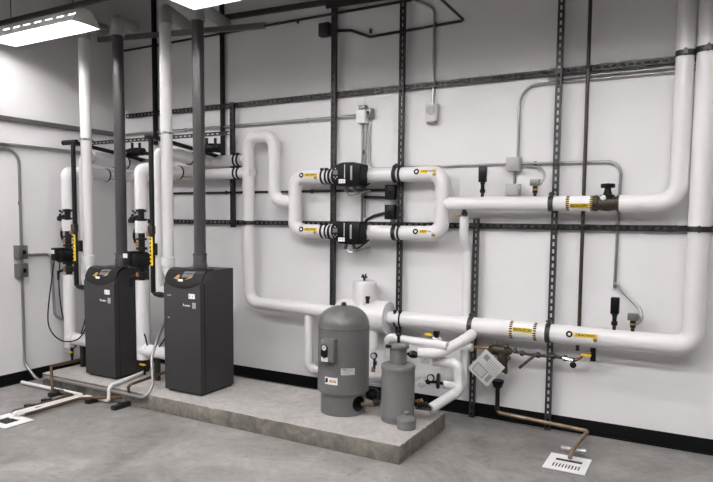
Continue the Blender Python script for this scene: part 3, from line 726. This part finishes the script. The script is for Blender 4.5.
# ------------------------------------------------------------------ piping cluster right of the tanks
PB = -.36
pipe([(-2.012, -0.420, 0.467), (-2.014, -0.420, 0.617), (-1.551, -0.420, 0.600)], .030, 'white pipe arching behind the necked grey tank then running right', bend=.04)
p = pipe([(-1.645, -0.380, 0.539), (-1.647, -0.380, 0.645)], .031, 'short upright white pipe stub under the thick return pipe', sleeve=0)
b = MB(); b.cyl((-1.647, -0.380, 0.641), (-1.648, -0.380, 0.692), .016, seg=12); b.box((-1.648, -0.380, 0.677), (.035, .035, .03)); b.build('valve_top', 'black', p)
MB().box((-1.701, -0.400, 0.664), (.055, .014, .015)).build('yellow_handle', 'yellow', p)
p = pipe([(-1.755, -0.450, 0.532), (-1.610, -0.420, 0.540), (-1.450, -0.270, 0.643), (-1.444, -0.200, 0.662)], .038, 'white pipe bending up from the necked tank to the thick return pipe', bend=.12)
b = MB(); b.lathe((-1.848, -0.470, 0.522), X, [(0, .008), (.02, .010), (.035, .022), (.055, .028), (.075, .026), (.095, .018)], seg=12); b.build('union_fitting', 'iron', p)
MB().lathe((-1.799, -0.500, 0.540), X, [(0, .016), (.012, .016)], seg=10).build('brass_nut', 'brass', p)
p = pipe([(-1.671, -0.360, 0.467), (-1.485, -0.360, 0.468), (-1.480, -0.360, 0.273), (-1.582, -0.640, 0.200)], .035, 'white pipe looping down right of the tanks to an open end near the pad', bend=.05)
p2 = pipe([(-1.72, -.50, .315), (-1.680, -0.500, 0.346)], .030, 'short white pipe stub leaving the right side of the narrow tank', sleeve=0)
e = thing('gauge_valve', (-1.617, -0.450, 0.340), 'black balancing valve with round gauge between white pipe stubs', 'valve')
b = MB(); b.tube([(-1.684, -0.490, 0.343), (-1.617, -0.450, 0.340), (-1.561, -0.420, 0.326)], .011, seg=10); b.lathe((-1.669, -0.490, 0.345), X, [(0, .02), (.02, .02)], seg=8); b.build('valve_body', 'iron', e)
b = MB(); b.lathe((-1.594, -0.460, 0.352), Vector((.97, .25, 0)), [(-.012, .012), (-.012, .05), (-.008, .055), (.004, .055), (.008, .05), (.008, .01)], seg=24)
b.build('handwheel', 'black', e)
c = Vector((-1.640, -0.480, 0.376)); b = MB(); b.lathe(c, -Y, [(0, .025), (0, .025), (.02, .027), (.022, .023), (.018, .021)], seg=20); b.build('gauge_case', 'black', e)
b = MB(); b.lathe(c, -Y, [(.015, .02), (.019, .02)], seg=20); b.build('gauge_dial', 'ivory', e)
pipe([(-1.579, -0.420, 0.323), (-1.478, -0.360, 0.306)], .026, 'short white pipe between the gauge valve and the looping pipe', sleeve=0)
e = thing('drain_valve', (-1.633, -0.660, 0.225), 'brass and black valve pair at the foot of the narrow tank, right side', 'valve')
b = MB(); b.tube([(-1.685, -0.660, 0.245), (-1.626, -0.660, 0.226), (-1.566, -0.680, 0.217)], .013, seg=10); b.lathe((-1.659, -0.670, 0.231), X, [(0, .012), (.01, .028), (.03, .03), (.04, .018), (.06, .026), (.08, .012)], seg=10); b.build('valve_body', 'iron', e)
b = MB(); b.cyl((-1.669, -0.680, 0.204), (-1.551, -0.700, 0.217), .010, seg=8); b.build('lower_nipple', 'bronze', e)
MB().box((-1.647, -0.680, 0.259), (.05, .016, .016), rot=Matrix.Rotation(-.3, 3, 'Y')).build('brass_handle', 'brass', e)
# thin drop from supply pipe
p = pipe([(-1.545, -.135, 1.51), (-1.545, -.13, 1.36), (-1.538, -.062, 1.27), (-1.538, -.050, .35)], .034, 'slim white pipe dropping from the supply pipe and passing behind the thick return pipe', bend=.08, sleeve=0)
b = MB(); b.cyl((-1.538, -0.150, 1.517), (-1.541, -0.150, 1.568), .014, seg=10); b.box((-1.535, -0.160, 1.535), (.035, .03, .028)); b.build('valve_top', 'iron', p)
MB().box((-1.589, -0.180, 1.523), (.06, .014, .014)).build('brass_handle', 'brass', p)
pipe([(-1.495, -0.220, 0.542), (-1.489, -0.220, 0.275), (-1.495, -0.330, 0.263)], .028, 'white pipe behind the looping pipe, curling in at its foot', bend=.05, sleeve=0)
# gauge between tanks
e = thing('pressure_gauge', (-2.240, -0.200, 0.277), 'small black pressure gauge on a brass valve between the two grey tanks', 'gauge')
c = Vector((-2.227, -0.220, 0.415)); b = MB(); b.lathe(c, -Y, [(0, .026), (.02, .027), (.022, .023), (.018, .021)], seg=20); b.build('gauge_case', 'black', e)
b = MB(); b.lathe(c, -Y, [(.015, .02), (.019, .02)], seg=20); b.build('gauge_dial', 'ivory', e)
b = MB(); b.cyl((-2.232, -0.210, 0.393), (-2.233, -0.210, 0.304), .010, seg=10); b.box((-2.227, -0.210, 0.353), (.025, .02, .03)); b.build('stem', 'iron', e)
b = MB(); b.cyl((-2.240, -0.210, 0.320), (-2.244, -0.210, 0.247), .016, seg=10); b.build('brass_valve', 'brass', e)
pipe([(-2.285, -0.250, 0.254), (-2.127, -0.250, 0.263)], .030, 'short white horizontal pipe with brass gauge valve between the tanks', sleeve=0)
b = tag(MB().tube([(-1.957, -0.350, 0.604), (-1.958, -0.350, 0.665)], .012, seg=10).build('hanger_rod', 'iron'), 'short black rod between the thick return pipe and the necked tank', 'rod')
# outlet plate on the wall
e = tag(MB().box((-1.889, -0.003, 0.386), (.07, .006, .07), bevel=.002).build('wall_plate', 'ivory'), 'small blank wall plate low behind the narrow tank piping', 'wall plate')
MB().lathe((-1.888, -0.005, 0.386), -Y, [(0, .005), (.003, .005)], seg=8).build('plate_screw', 'ink', e)

# ------------------------------------------------------------------ backflow assembly
BY = -.13
e = thing('backflow_preventer', (-1.269, -0.130, 0.514), 'dark bronze backflow preventer with test cocks behind the hanging paper tag', 'valve')
b = MB(); b.lathe((-1.336, -0.130, 0.551), X, [(0, .02), (.02, .035), (.05, .042), (.09, .040), (.12, .045), (.15, .028), (.165, .02)], seg=16)
b.lathe((-1.230, -0.130, 0.453), Z, [(-.06, .02), (-.05, .036), (.0, .030), (.05, .042), (.10, .036), (.125, .02)], seg=16); b.build('valve_body', 'bronze', e)
for q in ((-1.270, -0.160, 0.607), (-1.197, -0.160, 0.593), (-1.313, -0.180, 0.540), (-1.180, -0.160, 0.508), (-1.199, -0.160, 0.404)): MB().lathe(q, -Y+Z*.3, [(0, .014), (.01, .017), (.02, .008)], seg=8).build('test_cock', 'copper', e)
b = MB(); b.lathe((-1.268, -.118, .265), Z, [(0, .016), (.01, .03), (.05, .045), (.06, .045)], seg=16); b.build('air_gap_funnel', 'black', e)
b = MB(); b.tube([(-1.457, -0.130, 0.552), (-1.329, -0.130, 0.559)], .010, seg=8); b.build('inlet_nipple', 'brass', e)
b = MB(); b.lathe((-1.504, -0.150, 0.551), X, [(0, .028), (.05, .03), (.055, .015)], seg=14); b.build('inlet_stub', 'jacket', e)
q = pipe_plain([(-1.190, -0.130, 0.560), (-1.040, -0.130, 0.544), (-0.869, -0.130, 0.550), (-0.736, -0.130, 0.542)], .012, 'bronze', 'feed_pipe', 'thin bronze feed line running right from the backflow preventer')
for f_ in ((-1.161, -0.130, 0.559), (-1.111, -0.130, 0.547), (-0.999, -0.130, 0.546), (-0.896, -0.130, 0.551), (-0.816, -0.130, 0.546)): MB().lathe(f_, X, [(0, .012), (.004, .021), (.026, .021), (.03, .012)], seg=8).build('fitting', 'darkmetal', q)
b = MB(); b.tube([(-0.999, -0.130, 0.546), (-1.039, -0.160, 0.511), (-1.100, -0.190, 0.452)], .011, .03, seg=8); b.build('drain_branch', 'bronze', q)
b = MB(); b.cyl((-0.812, -0.150, 0.550), (-0.746, -0.150, 0.541), .011, seg=8); b.build('chrome_handle', 'chrome', q)
e = thing('fill_valve', (-0.717, -0.130, 0.544), 'small valve with round black knob and yellow lever under the thick return pipe', 'valve')
b = MB(); b.lathe((-0.740, -0.160, 0.516), -Y, [(0, .01), (.005, .02), (.02, .022), (.025, .01)], seg=14); b.build('knob', 'black', e)
b = MB(); b.tube([(-0.749, -0.130, 0.533), (-0.704, -0.130, 0.559), (-0.686, -0.130, 0.589), (-0.635, -0.130, 0.602)], .011, .02, seg=8); b.build('valve_body', 'copper', e)
b = MB().box((-0.662, -0.160, 0.589), (.065, .014, .014)); b.build('yellow_lever', 'yellow', e)
b = MB(); b.cyl((-0.624, -0.130, 0.637), (-0.621, -0.130, 0.549), .018, seg=12); b.build('outlet_stub', 'black', e)
# hanging paper tag
c = Vector((-1.321, -0.240, 0.435)); rot = Matrix.Rotation(math.radians(40), 3, 'Y')
e = thing('paper_tag', c, 'grey printed paper tag hanging tilted from the bronze preventer', 'paper tag')
MB().box(c, (.185, .003, .205), rot=rot).build('sheet', 'paper', e, smooth=False)
b = MB(); d = lambda a, z: c+rot@Vector((a, -.0025, z))
for k in range(6): b.box(d(.03, .07-k*.016), (.10, .001, .004), rot=rot)
b.box(d(-.045, .06), (.04, .001, .04), rot=rot)
b.box(d(-.02, -.045), (.10, .001, .075), rot=rot)
b.box(d(.06, -.045), (.030, .001, .06), rot=rot)
b.build('print', 'ink', e, smooth=False)
b = MB(); b.box(d(-.02, -.045)+Vector((0, -.001, 0)), (.085, .001, .060), rot=rot); b.build('print_panel', 'grille', e, smooth=False)
b = MB(); b.curve([c+rot@Vector((-.07, 0, .10)), (-1.330, -0.200, 0.579), (-1.309, -0.150, 0.572)], .0025, seg=6); b.build('string', 'iron', e)

# drain line of the preventer
q = pipe_plain([(-1.268, -.115, .25), (-1.268, -.115, .085), (-0.643, -0.075, 0.045), (-0.665, -0.584, 0.060), (-0.663, -0.623, 0.035)], .0135, 'copper2', 'copper_drain_pipe', 'copper drain pipe running along the baseboard to the right floor drain', bend=.03)
b = MB(); b.lathe((-1.268, -.115, .105), Z, [(0, .0135), (0, .018), (.03, .018), (.03, .0135)], seg=12); b.build('solder_fitting', 'darkmetal', q)
MB().tube([(-1.268, -.115, .27), (-1.268, -.115, .125)], .0165, seg=12).build('drop_tube', 'iron', q)
c = Vector((-0.667, -0.501, 0.045)); b = MB()
b.cyl(c+Vector((-.075, .01, 0)), c+Vector((.075, .01, 0)), .014, seg=10); b.cyl(c+Vector((.05, .01, 0)), c+Vector((.08, .01, 0)), .022, seg=10); b.build('end_tee', 'emt', q)

# ------------------------------------------------------------------ conduit
def conduit(pts, label='', r=.0105, m='emt', bend=.06, straps=(), name='conduit'):
    o = MB().tube(pts, r, bend, seg=12).build(name, m); tag(o, label, 'conduit')
    for p_ in straps:
        b = MB().box(p_, (.018, .012, .034)); b.build('strap', 'darkmetal', o)
    return o
CY = -.016
conduit([(LW+.02, CY-.005, 2.325), (-2.50, CY-.005, 2.325)], r=.014, label='conduit across the back wall ending at the white junction box', straps=[(-3.0, CY, 2.325), (-4.4, CY, 2.325)])
conduit([(LW+.016, -3.2, 2.10), (LW+.016, -.02, 2.10)], 'thin conduit below the upper channel on the left wall', r=.015)
conduit([(LW+.02, CY, 3.17), (-1.9, CY, 3.17)], 'dark thin conduit near the top of the back wall', m='darkmetal', straps=[(-3.1, CY, 3.16)])
conduit([(-4.7, CY, 1.72), (-2.20, CY, 1.72)], 'conduit across the back wall passing behind the upper wall pump', m='darkmetal', straps=[(-3.9, CY, 1.72), (-2.95, CY, 1.72)])
conduit([(-2.790, -0.016, 3.037), (-2.580, -0.016, 3.013), (-2.405, -0.016, 2.939), (-1.62, CY, 2.955), (-1.614, -0.519, 2.965)], 'thin conduit with a jog leaving the square black box and turning towards the room', m='darkmetal', bend=.04, straps=[(-2.4, CY, 2.985), (-1.85, CY, 2.96)])
conduit([(-1.857, CY, 2.35), (-1.857, CY, 3.07), (-2.112, -0.016, 3.209)], 'vertical conduit feeding the round-faced sensor box from above', bend=.07, straps=[(-1.857, CY, 2.47)])
conduit([(-1.197, CY, 1.93), (-1.197, CY, 2.44), (.5, CY, 2.44)], 'conduit rising from the grey junction box then turning right under the high strut', bend=.13, straps=[(-1.197, CY, 2.22)])
conduit([(-1.0, CY, 2.468), (.5, CY, 2.468)], 'second thin conduit tight under the high strut at the right', r=.009)
conduit([(-2.465, CY, 2.25), (-2.465, CY, 1.40)], 'left of three thin conduits dropping from the white junction box', straps=[(-2.45, CY, 2.03)], r=.009)
conduit([(-2.437, CY, 2.25), (-2.437, CY, 1.50)], 'middle of three thin conduits dropping from the white junction box', r=.009)
conduit([(-2.400, CY, 2.25), (-2.400, CY, 1.895), (-1.27, CY, 1.895)], 'right of three thin conduits, bending right above the upper wall pipe', r=.009, bend=.07)
conduit([(-1.17, CY, 1.893), (-.505, CY, 1.885), (-.515, CY, 1.45), (-.518, CY, 1.04)], 'conduit running right from the grey junction box then dropping behind the bronze valve', bend=.09, straps=[(-1.07, CY, 1.888), (-.51, CY, 1.72)])
conduit([(-.518, CY, 1.05), (-0.513, -0.026, 1.101), (-0.469, -0.036, 1.024), (-0.347, -0.060, 0.909), (-0.329, -0.100, 0.843), (-0.367, -0.130, 0.824)], 'flexible conduit curving down to the sensor on the thick return pipe', bend=.07, r=.010)
conduit([(-1.215, CY, 1.84), (-1.215, CY, 1.74)], 'very short conduit between the two stacked grey boxes above the supply pipe', r=.011)
conduit([(-1.129, -0.016, 1.875), (-1.035, -0.030, 1.864), (-0.987, -0.050, 1.799), (-1.026, -0.080, 1.736)], 'curled flexible conduit from the grey junction box to the small sensor head', bend=.05, r=.009)
conduit([(-2.442, -0.016, 1.438), (-2.424, -0.016, 1.479), (-2.351, -0.016, 1.516), (-2.22, CY, 1.545)], 'short conduit sweeping into the lower of two black switch boxes', m='darkmetal', bend=.05)
conduit([(-2.440, -0.026, 1.666), (-2.249, -0.026, 1.661)], 'short conduit entering the upper of two black switch boxes', m='darkmetal')
# left wall
conduit([(LW+.02, -2.6, 2.06), (LW+.02, -1.165, 2.06), (LW+.02, -1.175, .17), (-5.127, -1.140, 0.019), (-4.9, -1.215, .10), (-3.681, -1.220, 0.104), (-3.711, -1.120, 0.178), (-3.852, -1.000, 0.361), (-3.849, -0.930, 0.505), (-3.787, -0.900, 0.671)], 'long conduit bending down the left wall and along the pad front to the right boiler', r=.0125, bend=.11, straps=[(LW+.008, -1.168, 1.60), (LW+.008, -1.17, .52)])
conduit([(LW+.02, -1.10, 1.14), (LW+.02, -.885, 1.14), (LW+.02, -.86, .56), (LW+.05, -.75, .49)], 'short conduit hooking right and down from the upper switch box on the left wall', r=.0125, bend=.06, straps=[(LW+.008, -.87, .86)])
def switch_box(c, size, out, label, m='steelbox', knob=True):
    c = Vector(c); out = Vector(out); e = thing('electrical_box', c, label, 'electrical box')
    b = MB().box(c, size, bevel=.003); b.build('box_body', m, e)
    d = max(size[0]*abs(out.x), size[1]*abs(out.y))/2
    s = [size[i]*.8 if abs(out[i]) < .5 else .006 for i in range(3)]
    MB().box(c+out*(d+.003), s, bevel=.001).build('cover_plate', m, e)
    if knob:
        s = [size[i]*.3 if abs(out[i]) < .5 else .012 for i in range(3)]
        MB().box(c+out*(d+.010), s, bevel=.001).build('switch_lever', 'black', e)
    return e
switch_box((LW+.04, -1.19, 1.17), (.08, .085, .12), X, 'upper of two steel switch boxes on the left wall conduit')
switch_box((LW+.04, -1.19, 1.01), (.08, .085, .12), X, 'lower of two steel switch boxes on the left wall conduit')
switch_box((-2.178, -.045, 1.70), (.085, .09, .115), -Y, 'upper of two black switch boxes between the wall pipes', m='iron')
switch_box((-2.178, -.045, 1.545), (.085, .09, .115), -Y, 'lower of two black switch boxes between the wall pipes', m='iron')
switch_box((-2.820, -0.030, 3.046), (.095, .06, .105), -Y, 'square dark box high on the back wall beside the tall strut', m='darkmetal', knob=False)
switch_box((-2.455, -.035, 2.31), (.085, .07, .105), -Y, 'white faced junction box above the upper wall pump', m='white', knob=False)
switch_box((-2.387, -.035, 2.335), (.05, .055, .07), -Y, 'small steel box fixed to the right side of the white junction box')
switch_box((-2.45, -.035, 2.383), (.06, .05, .035), -Y, 'small steel fitting on top of the white junction box', knob=False)
switch_box((-1.215, -.04, 1.89), (.097, .075, .095), -Y, 'square grey junction box above the supply pipe', m='greybox', knob=False)
switch_box((-1.215, -.04, 1.705), (.095, .075, .085), -Y, 'lower grey box half hidden behind the supply pipe', m='greybox', knob=False)
e = thing('sensor_box', (-1.857, -.03, 2.29), 'ivory sensor box with round face hanging on a conduit', 'sensor')
MB().box((-1.857, -.028, 2.30), (.095, .052, .13), bevel=.006).build('box_body', 'ivory', e)
MB().lathe((-1.857, -.053, 2.315), -Y, [(0, .036), (.004, .036), (.006, .032)], seg=28).build('round_grille', 'grille', e)
MB().box((-1.857, -.028, 2.232), (.075, .045, .022), bevel=.004).build('lower_lip', 'steelbox', e)
def well_sensor(px0, label, top, black):
    x, y, z = px0; e = thing('temperature_sensor', px0, label, 'sensor')
    MB().cyl((x, y, z-.02), (x, y, z+.03), .012, seg=10).build('thermowell', 'bronze', e)
    if black:
        b = MB(); b.cyl((x, y, z+.025), (x, y, z+.05), .020, seg=8); b.cyl((x, y, z+.05), (x, y, z+.085), .014, seg=12); b.cyl((x, y, z+.085), (x, y, z+.10), .018, seg=8); b.build('union', 'iron', e)
        MB().box((x, y, z+.10+top/2), (.052, .05, top), bevel=.005).build('sensor_head', 'black', e)
    else:
        b = MB(); b.cyl((x, y, z+.02), (x, y, z+.065), .018, seg=10); b.build('union', 'iron', e)
        MB().cyl((x, y, z+.035), (x, y, z+.05), .019, seg=8).build('brass_ring', 'brass', e)
        MB().box((x, y, z+.09), (.065, .05, .045), bevel=.003).build('sensor_head', 'steelbox', e)
        MB().cyl((x+.03, y, z+.085), (x+.045, y, z+.09), .014, seg=10).build('conduit_nut', 'emt', e)
well_sensor((-1.413, PY, 1.66), 'black upright temperature sensor on the supply pipe', .11, True)
well_sensor((-1.040, PY, 1.66), 'small steel sensor head with curled conduit on the supply pipe', 0, False)
well_sensor((-.497, PY, .78), 'black upright temperature sensor on the thick return pipe', .11, True)
well_sensor((-.385, PY, .78), 'small steel sensor head on the thick return pipe near its elbow', 0, False)
# tall copper pipe
q = pipe_plain([(-.735, -.065, 3.9), (-.728, -.065, .74), (-.728, -.10, .60)], .0125, 'bronze', 'copper_pipe', 'tall thin copper pipe running the full height of the back wall right of the strut', seg=12)
for z in (2.51, 1.445): MB().box((-.732, -.062, z), (.045, .03, .024), bevel=.003).build('pipe_clip', 'iron', q)

# ------------------------------------------------------------------ condensate lines and drains on the floor left
WH = .022
q = pipe_plain([(-5.20, -1.245, WH), (-4.40, -1.235, WH), (-4.395, -1.82, WH+.01), (-4.395, -1.86, .0)], .0155, 'jacket', 'condensate_pipe', 'white condensate pipe from the left wall to the left floor drain', bend=.03)
q2 = pipe_plain([(-4.191, -0.773, 0.145), (-4.085, -1.205, .145), (-4.085, -1.232, .12), (-4.085, -1.235, WH), (-4.345, -1.242, WH), (-4.345, -1.84, WH+.01)], .0135, 'jacket', 'condensate_pipe', 'white condensate pipe coming off the pad by the right boiler to the floor drain', bend=.025)
q = pipe_plain([(-4.952, -0.760, 0.166), (-4.897, -1.168, 0.190), (-4.734, -1.274, 0.035), (-4.45, -1.29, .03), (-4.445, -1.80, .03)], .0125, 'copper', 'copper_relief_pipe', 'copper relief pipe stepping down in front of the left boiler', bend=.02)
q = pipe_plain([(-3.940, -0.760, 0.175), (-3.838, -1.249, 0.190), (-3.949, -1.155, 0.055), (-4.30, -1.33, .035), (-4.30, -1.80, .03)], .0125, 'copper', 'copper_relief_pipe', 'copper relief pipe stepping down left of the right boiler and along the floor', bend=.02)
def block(c, L, ang, label, m='iron'):
    c = Vector(c); e = thing('pipe_support', c, label, 'pipe support')
    MB().box(c+Z*.018, (L, .05, .036), rot=Matrix.Rotation(ang, 3, 'Z'), bevel=.006).build('rubber_base', m, e)
    b = MB(); b.box(c+Z*.040, (.03, .04, .012), rot=Matrix.Rotation(ang, 3, 'Z')); b.build('saddle', 'zinc', e)
block((-3.911, -1.263, -0.000), .16, PI/2, 'black pipe support block near the right copper relief pipe', 'darkmetal')
block((-4.223, -1.265, 0.000), .14, PI/2, 'dark pipe support block in the middle of the floor pipes', 'darkmetal')
block((-4.645, -1.287, 0.000), .16, PI/2, 'dark pipe support block near the left copper relief pipe', 'darkmetal')
block((-4.481, -1.484, 0.000), .14, 0, 'black pipe support under the three pipes leading to the left drain')
block((-4.445, -1.645, 0.000), .16, 0, 'black pipe support nearest the left floor drain')

def drain(x0, x1, y0, y1, label, slots=True):
    e = thing('floor_drain', ((x0+x1)/2, (y0+y1)/2, 0), label, 'floor drain')
    w, d = x1-x0, y1-y0
    b = MB()
    if slots:
        us = [0, w*.16]; n = 9
        for k in range(n): us += [w*.16+(w*.68)*(k+.28)/n, w*.16+(w*.68)*(k+.80)/n]
        us += [w*.84, w]; vs = [0, d*.16, d*.44, d*.58, d*.76, d]; holes = set()
        for i in range(len(us)-1):
            if i % 2 == 1 and 1 < i+1 < 2+2*n: pass
        for k in range(n): holes.add((2+2*k, 1))
        for i in range(2, 2*n+1): holes.add((i, 3))
    else:
        us = [0, w*.25, w*.75, w]; vs = [0, d*.25, d*.75, d]; holes = {(1, 1)}
    b.grid((x0, y0, .004), X, Y, Z, us, vs, holes, .006); b.build('grate', 'white', e, smooth=False)
    MB().box(((x0+x1)/2, (y0+y1)/2, .002), (w-.01, d-.01, .004)).build('sump', 'black', e)
    return e
drain(-.795, -.55, -.78, -.515, 'white slotted floor drain in front of the right copper pipe end')
drain(-4.50, -4.20, -2.02, -1.80, 'white framed floor drain at the left where the condensate pipes end', False)

# ------------------------------------------------------------------ world, camera, view
w = bpy.data.worlds.new('world'); S.world = w; w.use_nodes = True
w.node_tree.nodes['Background'].inputs[0].default_value = (.5, .5, .5, 1); w.node_tree.nodes['Background'].inputs[1].default_value = .05
cam = bpy.data.cameras.new('camera'); co = bpy.data.objects.new('camera', cam); COL.objects.link(co)
cam.sensor_fit = 'HORIZONTAL'; cam.sensor_width = 36; cam.lens = 36*628.007/713
cam.shift_x = (356.5-349.19)/713; cam.shift_y = (266.35-241)/713; cam.clip_start = .05
R = Vector((0.869810, 0.493317, 0.008302)); U = Vector((-0.045592, 0.063611, 0.996933)); F = Vector((-0.491276, 0.867520, -0.077821))
m = Matrix((R, U, -F)).transposed().to_4x4(); m.translation = Vector((0, -4.57, 1.5)); co.matrix_world = m
S.camera = co
S.view_settings.view_transform = 'Standard'; S.view_settings.look = 'None'; S.view_settings.gamma = 1
S.view_settings.use_curve_mapping = False; S.view_settings.exposure = .90
S.cycles.max_bounces = 8; S.cycles.diffuse_bounces = 5
